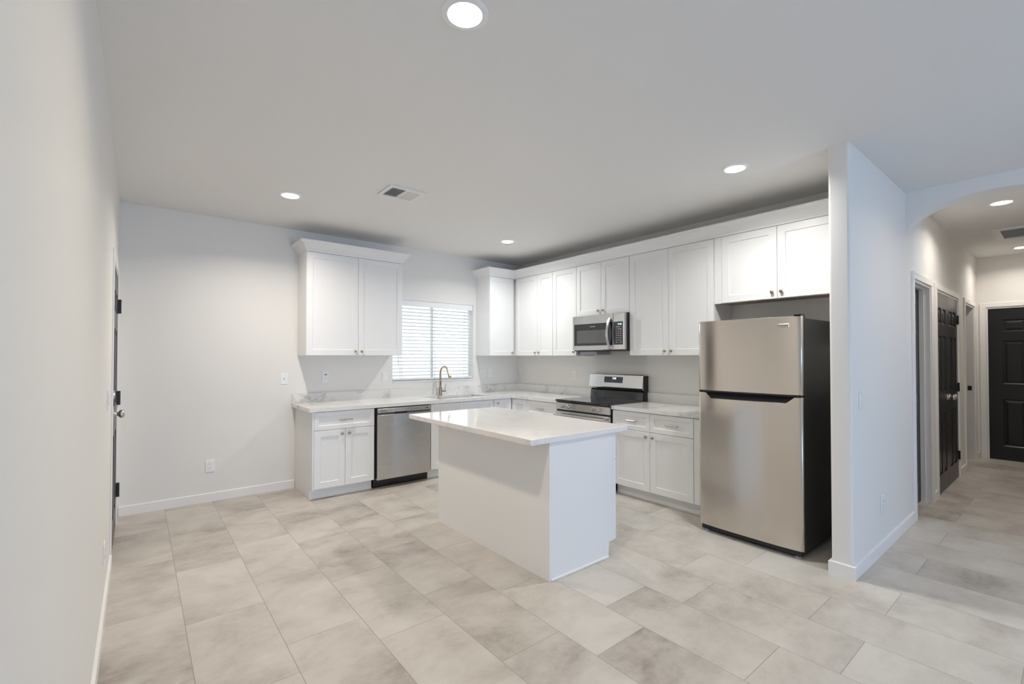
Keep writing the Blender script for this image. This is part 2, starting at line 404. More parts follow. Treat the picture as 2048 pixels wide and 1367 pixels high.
# baseboards
BH, BT = 0.083, 0.013
bp_ = [(0.0, 0.0), (BT, 0.0), (BT, BH - 0.004), (BT - 0.004, BH), (0.0, BH)]
def baseboard(name, path, label):
    struct(name, sweep(path, bp_), M_trim, label, 'baseboard')
baseboard('baseboard_back', [(XL + 0.014, 0.0), (-3.075, 0.0)], 'white baseboard along the bare wall left of the cabinets')
baseboard('baseboard_left', [(XL, YR + 0.02), (XL, LD0 - 0.075)], 'white baseboard along the long wall by the viewer')
baseboard('baseboard_partition', [(-0.02, YT), (XS, YT), (XS, YS), (D1[0] - 0.068, YS)], 'white baseboard wrapping the end of the partition wall')
baseboard('baseboard_hallway', [(D1[1] + 0.068, YS), (D2[0] - 0.068, YS)], 'short white baseboard between the first two hallway doors')
baseboard('baseboard_hallway_far', [(D2[1] + 0.068, YS), (D3[0] - 0.068, YS)], 'short white baseboard right of the black double doors')
baseboard('baseboard_hallway_corner', [(D3[1] + 0.068, YS), (XE - 0.014, YS)], 'short white baseboard in the far corner of the hallway')

# ------------------------------------------------------------------ doors
def casing(bm, F, u0, u1, z1, w=0.062, t=0.016, z0=0.0):
    """flat trim round an opening, proud of the wall"""
    for a, b in ((u0 - w, u0 - 0.004), (u1 + 0.004, u1 + w)): fbox(bm, F, a, b, 0.0, t, z0, z1 + 0.004, 0.002)
    fbox(bm, F, u0 - w, u1 + w, 0.0, t, z1 + 0.004, z1 + w, 0.002); return bm
def jambs(bm, F, u0, u1, z1, depth, t=0.016):
    fbox(bm, F, u0, u0 + t, -depth, 0.004, 0, z1); fbox(bm, F, u1 - t, u1, -depth, 0.004, 0, z1); fbox(bm, F, u0 + t, u1 - t, -depth, 0.004, z1 - t, z1); return bm
def door_knob(name, o, n, parent, m=None):
    return obj(name, lathe(bmesh.new(), o, n, [(0, 0.0), (0, 0.032), (0.006, 0.032), (0.01, 0.013), (0.03, 0.012), (0.036, 0.022), (0.046, 0.028), (0.058, 0.026), (0.064, 0.016), (0.066, 0.0)]), m or M_nickel, parent, True)
def hinge(F, u, z, parent, n=0.0):
    bm = bmesh.new(); a = F(u, n + 0.007, z - 0.05); tube(bm, [a, a + Vector((0, 0, 0.10))], 0.008, 10)
    fbox(bm, F, u - 0.012, u + 0.012, n - 0.002, n + 0.003, z - 0.05, z + 0.05)
    return obj('hinge', bm, M_dark, parent, A35)
# left exterior door, hinged at the corner, knob on the near side
FL = Fr((XL, LD0, 0), (0, 1, 0), (1, 0, 0)); wl_ = LD1 - LD0
dr = thing('door_1', 'dark door in the left wall beside the kitchen corner with black hinges', 'door', (XL, LD0, 0), None, 'structure')
obj('casing', casing(bmesh.new(), FL, 0, wl_, DH, t=0.009), M_trim, dr)
obj('jamb', jambs(bmesh.new(), FL, 0, wl_, DH, 0.14), M_trim, dr)
obj('leaf', six_panel(FL, 0.0165, wl_ - 0.0165, 0.002, DH - 0.0165, 0.04, -0.038), M_black, dr)
door_knob('knob', FL(0.085, 0.002, 0.985), (1, 0, 0), dr)
obj('deadbolt', lathe(bmesh.new(), FL(0.085, 0.002, 1.12), (1, 0, 0), [(0, 0), (0, 0.03), (0.012, 0.028), (0.014, 0.0)]), M_nickel, dr, A35)
for z in (0.29, 1.04, 1.79): 
    bm = bmesh.new(); fbox(bm, FL, wl_ - 0.03, wl_ + 0.005, -0.004, 0.017, z - 0.055, z + 0.055, 0.002); tube(bm, [FL(wl_ - 0.017, 0.016, z - 0.057), FL(wl_ - 0.017, 0.016, z + 0.057)], 0.009, 10)
    obj('hinge', bm, M_dark, dr, A35)
# hallway doors
FH = Fr((0, YS, 0), (1, 0, 0), (0, -1, 0))
dr = thing('door_2', 'first hallway doorway with a black door set deep in its white jamb', 'door', (D1[0], YS, 0), None, 'structure')
obj('casing', casing(bmesh.new(), FH, *D1, DH), M_trim, dr); obj('jamb', jambs(bmesh.new(), FH, *D1, DH, 0.118), M_trim, dr)
bm = bmesh.new()
for u0, u1, z0, z1 in ((D1[0] + 0.016, D1[0] + 0.028, 0, DH - 0.016), (D1[1] - 0.028, D1[1] - 0.016, 0, DH - 0.016), (D1[0] + 0.028, D1[1] - 0.028, DH - 0.028, DH - 0.016)): fbox(bm, FH, u0, u1, -0.075, -0.04, z0, z1)
obj('stop', bm, M_trim, dr)
obj('leaf', six_panel(FH, D1[0] + 0.0165, D1[1] - 0.0165, 0.0085, DH - 0.0165, 0.035, -0.113), M_black, dr)
door_knob('knob', FH(D1[0] + 0.08, -0.078, 0.97), (0, -1, 0), dr)
dr = thing('door_3', 'pair of black panelled closet doors in the hallway wall', 'door', (D2[0], YS, 0), None, 'structure')
obj('casing', casing(bmesh.new(), FH, *D2, DH), M_trim, dr); obj('jamb', jambs(bmesh.new(), FH, *D2, DH, 0.118), M_trim, dr)
mid = 0.5 * (D2[0] + D2[1])
for a, b, kx in ((D2[0] + 0.0165, mid - 0.002, mid - 0.06), (mid + 0.002, D2[1] - 0.0165, mid + 0.06)):
    lf = obj('leaf', six_panel(FH, a, b, 0.0085, DH - 0.0165, 0.035, -0.034), M_black, dr)
    door_knob('knob', FH(kx, 0.0, 0.95), (0, -1, 0), lf)
for u in (D2[0] + 0.008, D2[1] - 0.008):
    for z in (0.25, 1.03, 1.80): hinge(FH, u, z, dr, 0.002)
dr = thing('door_4', 'white-cased doorway at the far end of the hallway wall', 'door', (D3[0], YS, 0), None, 'structure')
obj('casing', casing(bmesh.new(), FH, *D3, DH), M_trim, dr); obj('jamb', jambs(bmesh.new(), FH, *D3, DH, 0.118), M_trim, dr)
obj('leaf', six_panel(FH, D3[0] + 0.0165, D3[1] - 0.0165, 0.0085, DH - 0.0165, 0.035, -0.113), M_black, dr)
bm = bmesh.new(); box(bm, D3[1] - 0.0175, D3[1] - 0.016, YS + 0.02, YS + 0.06, 0.93, 0.99); obj('strike_plate', bm, M_dark, dr)
FE = Fr((XE, -4.435, 0), (0, -1, 0), (-1, 0, 0)); we = 0.81
dr = thing('door_5', 'black six panel door closing the far end of the hallway', 'door', (XE, -4.435, 0), None, 'structure')
obj('casing', casing(bmesh.new(), FE, 0, we, DH), M_trim, dr); obj('jamb', jambs(bmesh.new(), FE, 0, we, DH, 0.12), M_trim, dr)
obj('leaf', six_panel(FE, 0.0165, we - 0.0165, 0.0085, DH - 0.0165, 0.035, -0.04), M_black, dr)
obj('threshold', B(XE - 0.002, XE + 0.11, -5.229, -4.451, 0.0, 0.008), M_nickel, dr)
door_knob('knob', FE(we - 0.085, -0.006, 0.95), (-1, 0, 0), dr)

# ------------------------------------------------------------------ windows
wd = thing('window_1', 'kitchen window over the sink with bright daylight behind its blind', 'window', (-1.39, 0.1, WZ0), None, 'structure')
bm = cells([WX0, WX0 + 0.014, -1.400, -1.376, WX1 - 0.014, WX1], [WZ0, WZ0 + 0.045, WZ1 - 0.045, WZ1],
           lambda x, z: not ((WX0 + 0.014 < x < -1.400 or -1.376 < x < WX1 - 0.014) and WZ0 + 0.045 < z < WZ1 - 0.045), 0.085, 0.135, 1)
obj('frame', bm, M_vinyl, wd)
for a, b in ((WX0 + 0.014, -1.400), (-1.376, WX1 - 0.014)): obj('pane', B(a, b, 0.106, 0.110, WZ0 + 0.045, WZ1 - 0.045), M_glass, wd)
obj('sill', B(WX0 + 0.001, WX1 - 0.001, -0.006, 0.085, WZ0, WZ0 + 0.016, 0.003), M_trim, wd)
wd = thing('window_2', 'wide sliding glass door in the wall behind the viewer', 'window', (-2.3, YR - 0.07, 0), None, 'structure')
gm = 0.5 * (GX0 + GX1)
obj('frame', cells([GX0, GX0 + 0.06, gm - 0.04, gm + 0.04, GX1 - 0.06, GX1], [0, 0.06, GZ - 0.06, GZ],
    lambda x, z: not ((GX0 + 0.06 < x < gm - 0.04 or gm + 0.04 < x < GX1 - 0.06) and 0.06 < z < GZ - 0.06), YR - 0.12, YR - 0.05, 1), M_vinyl, wd)
for a, b in ((GX0 + 0.06, gm - 0.04), (gm + 0.04, GX1 - 0.06)): obj('pane', B(a, b, YR - 0.09, YR - 0.084, 0.06, GZ - 0.06), M_glass, wd)

# venetian blind inside the window recess
bl = thing('window_blind', 'white venetian blind lowered over the kitchen window with open slats', 'blind', (-1.3875, 0.04, WZ1))
bx0, bx1 = WX0 + 0.012, WX1 - 0.012
obj('valance', B(bx0 - 0.006, bx1 + 0.006, 0.004, 0.016, WZ1 - 0.075, WZ1 - 0.002, 0.002), M_blind, bl)
obj('head_rail', B(bx0, bx1, 0.018, 0.072, WZ1 - 0.055, WZ1 - 0.004), M_blind, bl)
bm = bmesh.new(); zb = WZ0 + 0.085; nsl = 20; zs = [zb + k * (WZ1 - 0.10 - zb) / (nsl - 1) for k in range(nsl)]
for z in zs:
    ang = math.radians(-14)
    N = 6; top = []; bot = []
    for k in range(N + 1):
        s = (k / N - 0.5) * 0.05; c = 0.0022 * (1 - (2 * s / 0.05) ** 2)
        y = 0.045 + s * math.cos(ang); zz = z + s * math.sin(ang) + c
        top.append((y, zz + 0.0015)); bot.append((y, zz - 0.0015))
    lp = top + bot[::-1]; a = [bm.verts.new((bx0, y, zz)) for y, zz in lp]; b = [bm.verts.new((bx1, y, zz)) for y, zz in lp]
    for i in range(len(lp)): bm.faces.new([a[i], a[(i + 1) % len(lp)], b[(i + 1) % len(lp)], b[i]])
    bm.faces.new(a); bm.faces.new(b)
obj('slats', bm, M_blind, bl)
obj('bottom_rail', B(bx0, bx1, 0.02, 0.07, WZ0 + 0.032, WZ0 + 0.054, 0.003), M_blind, bl)
for x in (WX0 + 0.13, -1.387, WX1 - 0.11):
    bm = bmesh.new()
    for y in (0.0165, 0.0735): box(bm, x - 0.002, x + 0.002, y - 0.0008, y + 0.0008, WZ0 + 0.05, WZ1 - 0.055)
    for z in zs: box(bm, x - 0.004, x + 0.004, 0.0168, 0.0732, z - 0.0055, z - 0.0045)
    obj('ladder_cord', bm, M_cord, bl)
obj('wand', tube(bmesh.new(), [(-1.90, 0.002, WZ1 - 0.07), (-1.90, -0.002, 1.27)], 0.004, 8), M_cord, bl, True)

# ------------------------------------------------------------------ cabinet hardware
def knob_at(F, u, n, z, parent):
    o = F(u, n, z)
    return obj('knob', lathe(bmesh.new(), o, F.n, [(0, 0), (0, 0.006), (0.010, 0.005), (0.014, 0.011), (0.019, 0.0145), (0.024, 0.013), (0.027, 0.007), (0.0275, 0)], 16), M_brass, parent, True)
def pull_at(F, u, n, z, parent, L=0.125):
    bm = bmesh.new()
    a = F(u - L / 2, n + 0.030, z); b = F(u + L / 2, n + 0.030, z); d = (b - a)
    tube(bm, [a, a + d * 0.02, a + d * 0.98, b], [0.006, 0.0085, 0.0085, 0.006], 12)
    for s in (-0.4, 0.4): tube(bm, [F(u + s * L, n, z), F(u + s * L, n + 0.028, z)], 0.0055, 10)
    return obj('handle', bm, M_pull, parent, A35)
def upper(name, label, F, u0, u1, z0, doors, zt=ZT, group='white shaker wall cabinets', depth=UD - 0.021, filler=None, under=False, knobz=0.045):
    """F.n points out of the face; the carcass runs depth behind n = 0"""
    o = F(0.5 * (u0 + u1), -depth, z0)
    t = thing(name, label, 'cabinet', o, group)
    bm = bmesh.new()
    if under:
        rec = 0.014
        fbox(bm, F, u0, u1, -depth + 0.001, 0, z0 + rec, zt)
        fbox(bm, F, u0, u0 + 0.016, -depth + 0.001, 0, z0, z0 + rec); fbox(bm, F, u1 - 0.016, u1, -depth + 0.001, 0, z0, z0 + rec)
        fbox(bm, F, u0 + 0.016, u1 - 0.016, -0.018, 0, z0, z0 + rec)
    else: fbox(bm, F, u0, u1, -depth + 0.001, 0, z0, zt)
    obj('body', bm, M_cab, t)
    if under:
        bm = bmesh.new(); fbox(bm, F, u0 + 0.016, u1 - 0.016, -depth + 0.002, -0.018, z0 + 0.010, z0 + 0.0139); obj('underside', bm, M_wood, t, None, 'raw brown underside panel')
    if filler:
        bm = bmesh.new(); fbox(bm, F, filler[0], filler[1], 0.0, 0.014, z0, zt - 0.002, 0.001); obj('filler', bm, M_cab, t)
    for a, b, kside in doors:
        d = obj('door', shaker(F, a + 0.0015, b - 0.0015, z0 + 0.002, zt - 0.004), M_cab, t)
        if kside: knob_at(F, (a + 0.035) if kside == 'l' else (b - 0.035), 0.02, z0 + knobz, d)
    return t
FS = Fr((0, -(UD - 0.021), 0), (1, 0, 0), (0, -1, 0))          # sink wall uppers, u = x
FRg = Fr((-(UD - 0.021), 0, 0), (0, -1, 0), (-1, 0, 0))        # range wall uppers, u = -y
UL = upper('wall_cabinet', 'white two-door wall cabinet left of the kitchen window', FS, -3.05, -2.006, ZU, [(-3.05, -2.519, 'r'), (-2.519, -2.006, 'l')])
cprof = [(-0.03, ZT - 0.001), (0.003, ZT - 0.001), (0.005, ZT + 0.012), (0.020, ZT + 0.030), (0.052, ZT + 0.078), (0.066, ZT + 0.088), (0.070, ZT + 0.092), (0.070, ZT + 0.105), (-0.03, ZT + 0.105)]
obj('crown', sweep([(-3.05, -0.001), (-3.05, -UD), (-2.006, -UD), (-2.006, -0.001)], [(-o if False else o, z) for o, z in cprof]), M_cab, UL)
upper('wall_cabinet', 'narrow white wall cabinet between the window and the corner', FS, -0.758, -0.332, ZU, [(-0.758, -0.352, 'r')])
upper('wall_cabinet', 'white corner wall cabinet with two narrow doors right of the corner', FRg, 0.002, 1.069, ZU, [(0.352, 0.785, 'r'), (0.785, 1.069, 'l')])
upper('wall_cabinet', 'single-door narrow white wall cabinet just left of the microwave', FRg, 1.071, 1.472, ZU, [(1.071, 1.472, 'r')])
upper('wall_cabinet', 'short white two-door cabinet directly above the microwave', FRg, 1.474, 2.235, 1.848, [(1.474, 1.850, 'r'), (1.850, 2.235, 'l')], knobz=0.05)
upper('wall_cabinet', 'wide white two-door wall cabinet right of the microwave above the counter', FRg, 2.237, 3.159, ZU, [(2.237, 2.697, 'r'), (2.697, 3.159, 'l')])
upper('wall_cabinet', 'short white two-door cabinet above the refrigerator', FRg, 3.161, 4.222, 1.852, [(3.232, 3.691, 'r'), (3.691, 4.150, 'l')], filler=(3.162, 3.229), under=True, knobz=0.055)
cm = obj('crown_moulding', sweep([(-0.758, -0.001), (-0.758, -UD), (-UD, -UD), (-UD, YT + 0.001)], cprof), M_cab)
tag(cm, 'long white crown moulding on top of the right-hand wall cabinets', 'moulding')

# ------------------------------------------------------------------ base cabinets
FB = Fr((0, -0.61, 0), (1, 0, 0), (0, -1, 0)); FBR = Fr((-0.61, 0, 0), (0, -1, 0), (-1, 0, 0))
ZB = ZC0 - 0.001
def base(name, label, F, u0, u1, group='white shaker base cabinets', hollow=False, end=None, depth=0.608):
    t = thing(name, label, 'cabinet', F(0.5 * (u0 + u1), -depth, 0), group)
    bm = bmesh.new()
    if hollow:
        fbox(bm, F, u0, u0 + 0.018, -depth, 0, 0.105, ZB); fbox(bm, F, u1 - 0.018, u1, -depth, 0, 0.105, ZB)
        fbox(bm, F, u0 + 0.018, u1 - 0.018, -depth, 0, 0.105, 0.123); fbox(bm, F, u0 + 0.018, u1 - 0.018, -depth, -depth + 0.01, 0.123, ZB)
        fbox(bm, F, u0 + 0.018, u1 - 0.018, -0.018, 0, ZB - 0.10, ZB)
    else: fbox(bm, F, u0, u1, -depth, 0, 0.105, ZB)
    obj('body', bm, M_cab, t)
    bm = bmesh.new(); fbox(bm, F, u0, u1, -depth, -0.06, 0.0, 0.1049); obj('toe_kick', bm, M_cab, t)
    return t
# left of the dishwasher, with a finished end panel
t = base('base_cabinet', 'white base cabinet at the left end of the counter with one drawer', FB, -3.057, -2.458)
obj('end_panel', extrude_poly([(-0.002, 0), (-0.555, 0), (-0.555, 0.1), (-0.63, 0.1), (-0.63, ZB), (-0.002, ZB)], 0, -3.072, -3.0575), M_cab, t)
d = obj('drawer', shaker(FB, -3.055, -2.460, 0.668, ZB - 0.006, rail=0.042), M_cab, t); pull_at(FB, -2.757, 0.02, 0.757, d)
for a, b, k in ((-3.055, -2.759, 'r'), (-2.757, -2.460, 'l')):
    d = obj('door', shaker(FB, a, b - 0.001, 0.107, 0.664), M_cab, t); knob_at(FB, b - 0.035 if k == 'r' else a + 0.035, 0.02, 0.622, d)
# sink base
t = base('base_cabinet', 'white sink base cabinet under the kitchen window', FB, -1.800, -0.918, hollow=True)
for a, b, k in ((-1.798, -1.367, 'r'), (-1.365, -0.921, 'l')):
    obj('false_front', shaker(FB, a, b, 0.668, ZB - 0.006, rail=0.042), M_cab, t)
    d = obj('door', shaker(FB, a, b, 0.107, 0.664), M_cab, t); knob_at(FB, b - 0.035 if k == 'r' else a + 0.035, 0.02, 0.622, d)
# corner units
t = base('base_cabinet', 'white corner base cabinet beyond the sink with a single knob', FB, -0.916, -0.002)
d = obj('door', shaker(FB, -0.906, -0.636, 0.107, ZB - 0.006), M_cab, t); knob_at(FB, -0.862, 0.02, 0.80, d)
t = base('base_cabinet', 'white base cabinet left of the stove with one drawer', FBR, 0.633, 1.466)
d = obj('door', shaker(FBR, 0.636, 0.912, 0.107, ZB - 0.006), M_cab, t)
d = obj('drawer', shaker(FBR, 0.916, 1.462, 0.668, ZB - 0.006, rail=0.042), M_cab, t); pull_at(FBR, 1.185, 0.02, 0.757, d)
for a, b, k in ((0.916, 1.188, 'r'), (1.190, 1.462, 'l')):
    d = obj('door', shaker(FBR, a, b, 0.107, 0.664), M_cab, t); knob_at(FBR, b - 0.035 if k == 'r' else a + 0.035, 0.02, 0.622, d)
# right of the range
t = base('base_cabinet', 'white base cabinet between stove and refrigerator with two drawers', FBR, 2.248, 3.215)
for a, b, k in ((2.252, 2.685, 'r'), (2.689, 3.125, 'l')):
    d = obj('drawer', shaker(FBR, a, b, 0.668, ZB - 0.006, rail=0.042), M_cab, t); pull_at(FBR, 0.5 * (a + b) + 0.02, 0.02, 0.757, d)
    d = obj('door', shaker(FBR, a, b, 0.107, 0.664), M_cab, t); knob_at(FBR, b - 0.035 if k == 'r' else a + 0.035, 0.02, 0.622, d)
bm = bmesh.new(); fbox(bm, FBR, 3.128, 3.215, 0, 0.018, 0.107, ZB - 0.006); obj('filler', bm, M_cab, t)

# ------------------------------------------------------------------ countertops
SX0, SX1, SY0, SY1 = -1.64, -0.93, -0.52, -0.15
cx = [-3.103, SX0, SX1, -0.648, -0.001]; cy = [-1.468, -0.648, SY0, SY1, -0.001]
ct = obj('countertop', cells(cx, cy, lambda x, y: (y > -0.648 or x > -0.648) and not (SX0 < x < SX1 and SY0 < y < SY1), ZC0, ZC1, 2), M_quartz)
tag(ct, 'white veined quartz countertop turning the corner around the sink', 'countertop')
obj('backsplash', extrude_poly([(-3.103, -0.001), (-3.103, -0.021), (-0.021, -0.021), (-0.021, -1.468), (-0.001, -1.468), (-0.001, -0.001)], 2, ZC1, ZC1 + 0.10), M_quartz, ct)
ct = obj('countertop', B(-0.648, -0.001, -3.235, -2.246, ZC0, ZC1), M_quartz)
tag(ct, 'short white quartz countertop between stove and refrigerator', 'countertop')
obj('backsplash', B(-0.021, -0.001, -3.235, -2.246, ZC1, ZC1 + 0.10), M_quartz, ct)

# sink and faucet
sk = thing('kitchen_sink', 'rectangular stainless steel sink set into the counter below the window', 'sink', (-1.285, -0.335, 0.66))
bm = bmesh.new(); a, b, c, d_ = SX0 - 0.006, SX1 + 0.006, SY0 - 0.006, SY1 + 0.006; zt_, zb_ = ZC0 - 0.001, 0.65; w = 0.004
box(bm, a - w, a, c - w, d_ + w, zb_, zt_); box(bm, b, b + w, c - w, d_ + w, zb_, zt_); box(bm, a, b, c - w, c, zb_, zt_); box(bm, a, b, d_, d_ + w, zb_, zt_); box(bm, a, b, c, d_, zb_, zb_ + w)
obj('basin', bm, M_basin, sk)
obj('drain', lathe(bmesh.new(), (-1.285, -0.30, zb_ + w), (0, 0, 1), [(0, 0.045), (0.003, 0.045), (0.003, 0.03), (0.001, 0.02), (0.001, 0)]), M_nickel, sk, A35)
fc = thing('kitchen_faucet', 'champagne gold gooseneck faucet behind the sink', 'faucet', (-1.36, -0.08, ZC1))
obj('base', lathe(bmesh.new(), (-1.36, -0.08, ZC1), (0, 0, 1), [(0, 0), (0, 0.026), (0.006, 0.026), (0.008, 0.022), (0.085, 0.020), (0.115, 0.014), (0.12, 0)]), M_brass, fc, A35)
pts = [(-1.36, -0.08, 0.99), (-1.36, -0.08, 1.08), (-1.36, -0.08, 1.16)]
for k in range(1, 13):
    a = PI - k * PI * 0.86 / 12; pts.append((-1.36, -0.175 - 0.095 * math.cos(a), 1.165 + 0.088 * math.sin(a)))
obj('spout', tube(bmesh.new(), pts, [0.014, 0.013, 0.0115] + [0.0115] * 12, 14), M_brass, fc, True)
p = Vector(pts[-1]); dd = (Vector(pts[-1]) - Vector(pts[-2])).normalized()
obj('spray_head', lathe(bmesh.new(), p - dd * 0.006, dd, [(0, 0), (0, 0.0125), (0.03, 0.0145), (0.085, 0.019), (0.10, 0.0195), (0.102, 0.016), (0.102, 0)]), M_brass, fc, A35)
obj('lever', tube(tube(bmesh.new(), [(-1.345, -0.08, 0.937), (-1.285, -0.08, 0.939)], [0.011, 0.012], 12), [(-1.292, -0.08, 0.94), (-1.289, -0.082, 0.98), (-1.282, -0.086, 1.03)], [0.005, 0.004, 0.003], 8), M_brass, fc, A35)

# ------------------------------------------------------------------ dishwasher
dw = thing('dishwasher', 'stainless steel dishwasher under the counter left of the sink', 'dishwasher', (-2.13, -0.3, 0))
obj('tub', B(-2.446, -1.812, -0.60, -0.03, 0.105, 0.842), M_blackpl, dw)
obj('door_panel', B(-2.436, -1.821, -0.655, -0.602, 0.098, 0.772, 0.004, 2), M_steelx, dw)
cp = obj('control_panel', B(-2.436, -1.821, -0.662, -0.602, 0.794, 0.838, 0.004, 2), M_steelx, dw)
obj('handle_recess', B(-2.434, -1.823, -0.64, -0.602, 0.772, 0.794), mat('dishwasher_recess', (0.16, 0.155, 0.15), 0.4, metal=0.6), dw)
obj('latch', B(-2.24, -2.10, -0.652, -0.638, 0.776, 0.793), M_blackpl, dw)
for a, b, z in ((-2.405, -2.335, 0.817), (-1.885, -1.845, 0.822)): obj('marking', B(a, b, -0.6632, -0.6618, 0.812, z), M_darkprint, cp)
obj('toe_panel', B(-2.443, -1.815, -0.56, -0.03, 0.0, 0.094), M_blackpl, dw)

# ------------------------------------------------------------------ range
RY0, RY1 = -2.242, -1.472
rg = thing('stove', 'stainless steel electric range with black glass cooktop between the counters', 'stove', (-0.33, -1.857, 0))
obj('body', B(-0.635, -0.02, RY0 + 0.003, RY1 - 0.003, 0.02, 0.872), M_blackpl, rg)
obj('cooktop', B(-0.672, -0.055, RY0, RY1, 0.8722, 0.898, 0.004, 2), M_glassblk, rg)
for x, y, r_ in ((-0.50, -1.66, 0.105), (-0.50, -2.06, 0.085), (-0.22, -1.66, 0.08), (-0.22, -2.06, 0.10)):
    obj('burner_ring', lathe(bmesh.new(), (x, y, 0.898), (0, 0, 1), [(0, r_), (0.0004, r_), (0.0004, r_ - 0.003), (0, r_ - 0.003)], 40, False), M_mesh, rg)
obj('control_panel', B(-0.664, -0.636, RY0 + 0.002, RY1 - 0.002, 0.786, 0.866, 0.003), M_steelr, rg)
for y in (-1.58, -1.665, -2.02, -2.10):
    k = obj('knob', lathe(bmesh.new(), (-0.664, y, 0.824), (-1, 0, 0), [(0, 0), (0, 0.025), (0.004, 0.025), (0.005, 0.0205), (0.024, 0.0185), (0.027, 0.016), (0.027, 0)], 24), M_steelr, rg, A35)
    obj('grip', B(-0.697, -0.690, y - 0.004, y + 0.004, 0.808, 0.840, 0.002), M_nickel, k)
obj('vent_strip', B(-0.655, -0.636, RY0 + 0.004, RY1 - 0.004, 0.770, 0.786), M_blackpl, rg)
od = obj('oven_door', B(-0.672, -0.636, RY0 + 0.004, RY1 - 0.004, 0.205, 0.770, 0.005, 2), M_steelr, rg)
obj('window', B(-0.6745, -0.6715, RY0 + 0.10, RY1 - 0.10, 0.33, 0.64, 0.001), M_glassblk, od)
bm = tube(bmesh.new(), [(-0.722, RY0 + 0.03, 0.735), (-0.724, RY0 + 0.06, 0.735), (-0.724, RY1 - 0.06, 0.735), (-0.722, RY1 - 0.03, 0.735)], 0.0135, 16)
for y in (RY0 + 0.06, RY1 - 0.06): tube(bm, [(-0.672, y, 0.735), (-0.722, y, 0.735)], 0.011, 12)
obj('handle', bm, M_steelr, od, A35)
obj('drawer', B(-0.668, -0.636, RY0 + 0.004, RY1 - 0.004, 0.045, 0.195, 0.005, 2), M_steelr, rg)
obj('riser', extrude_poly([(-0.015, 0.8985), (-0.085, 0.8985), (-0.075, 0.985), (-0.055, 0.997), (-0.015, 0.997)], 1, RY0 + 0.012, RY1 - 0.006), M_glassblk, rg)
bg_ = obj('control_console', extrude_poly([(-0.018, 0.998), (-0.075, 0.998), (-0.104, 1.022), (-0.106, 1.030), (-0.082, 1.168), (-0.074, 1.176), (-0.018, 1.176)], 1, RY0 + 0.008, RY1 - 0.002), M_steelr, rg)
obj('side_cap', extrude_poly([(-0.004, 0.8985), (-0.074, 0.8985), (-0.070, 0.99), (-0.070, 1.165), (-0.004, 1.165)], 1, RY0 - 0.002, RY0 + 0.0075), M_blackpl, rg)
th = math.atan2(0.024, 0.138); nf = Vector((-math.cos(th), 0, math.sin(th))); zf = Vector((math.sin(th), 0, math.cos(th)))
def onface(y, h, out=0.0): return Vector((-0.106, y, 1.030)) + zf * h + nf * out
bm = bmesh.new(); vs = [bm.verts.new(onface(y, h, o)) for o in (-0.001, 0.0012) for y, h in ((-1.70, 0.048), (-1.965, 0.048), (-1.965, 0.118), (-1.70, 0.118))]
for i in range(4): bm.faces.new([vs[i], vs[(i + 1) % 4], vs[4 + (i + 1) % 4], vs[4 + i]])
bm.faces.new(vs[:4]); bm.faces.new(vs[4:])
dp = obj('display', bm, mat('display_glass', (0.008, 0.014, 0.03), 0.08, coat=0.5), rg)
text('clock', '9:48', 0.030, onface(-1.845, 0.098, 0.0014), (0, -1, 0), nf, M_clockw, dp, 0.05, 0.0003)
bm = bmesh.new()
for i in range(6):
    for h in (0.060, 0.073):
        c = onface(-1.72 - 0.043 * i, h, 0.0014); box(bm, c.x - 0.0003, c.x + 0.0003, c.y - 0.010, c.y + 0.006, c.z - 0.0015, c.z + 0.0015)
obj('key_lettering', bm, M_slot, dp)

# ------------------------------------------------------------------ microwave
mw = thing('microwave', 'stainless over-the-range microwave below the short cabinet', 'microwave', (-0.2, -1.857, 1.437))
obj('body', B(-0.368, -0.004, -2.234, -1.478, 1.441, 1.845), M_blackpl, mw)
FM = Fr((-0.369, 0, 0), (0, -1, 0), (-1, 0, 0))
bm = bmesh.new(); fbox(bm, FM, 1.482, 2.076, 0, 0.031, 1.452, 1.843, 0.004)
md = obj('door', bm, M_steelr, mw)
bm = bmesh.new(); fbox(bm, FM, 1.508, 2.066, 0.030, 0.0325, 1.502, 1.750, 0.001); gp = obj('window', bm, M_glassblk, mw)
bm = bmesh.new(); fbox(bm, FM, 1.552, 1.990, 0.0324, 0.0331, 1.530, 1.675); obj('window_screen', bm, M_mesh, gp)
bm = bmesh.new(); fbox(bm, FM, 2.079, 2.232, 0, 0.031, 1.452, 1.843, 0.004); kp = obj('control_panel', bm, M_steelr, mw)
bm = bmesh.new(); fbox(bm, FM, 2.081, 2.206, 0.030, 0.0325, 1.506, 1.752, 0.001); kg = obj('keypad', bm, M_glassblk, mw)
text('clock', '9:48', 0.024, FM(2.165, 0.0331, 1.724), (0, -1, 0), (-1, 0, 0), M_clockb, kg, 0.048, 0.0002)
bm = bmesh.new()
for i in range(8):
    for j in range(3):
        if i == 7 and j == 1: continue
        c = FM(2.128 + 0.0255 * j, 0.0327, 1.697 - 0.0235 * i); hw = 0.004 if 1 < i < 7 else 0.007
        box(bm, c.x - 0.0003, c.x + 0.0003, c.y - hw, c.y + hw, c.z - 0.0032, c.z + 0.0032, mi=1 if (i, j) in ((1, 0), (2, 0), (0, 2)) else 0)
obj('key_lettering', bm, [M_print, M_red], kg)
text('brand_mark', 'FRIGIDAIRE', 0.016, FM(1.79, 0.0328, 1.715), (0, -1, 0), (-1, 0, 0), M_print, gp, 0.075, 0.0002)
hp = []
for k in range(13):
    s = k / 12; hp.append(FM(2.035, 0.034 + 0.052 * math.sin(PI * s) ** 0.8, 1.462 + 0.335 * s))
bm = bmesh.new(); R = []
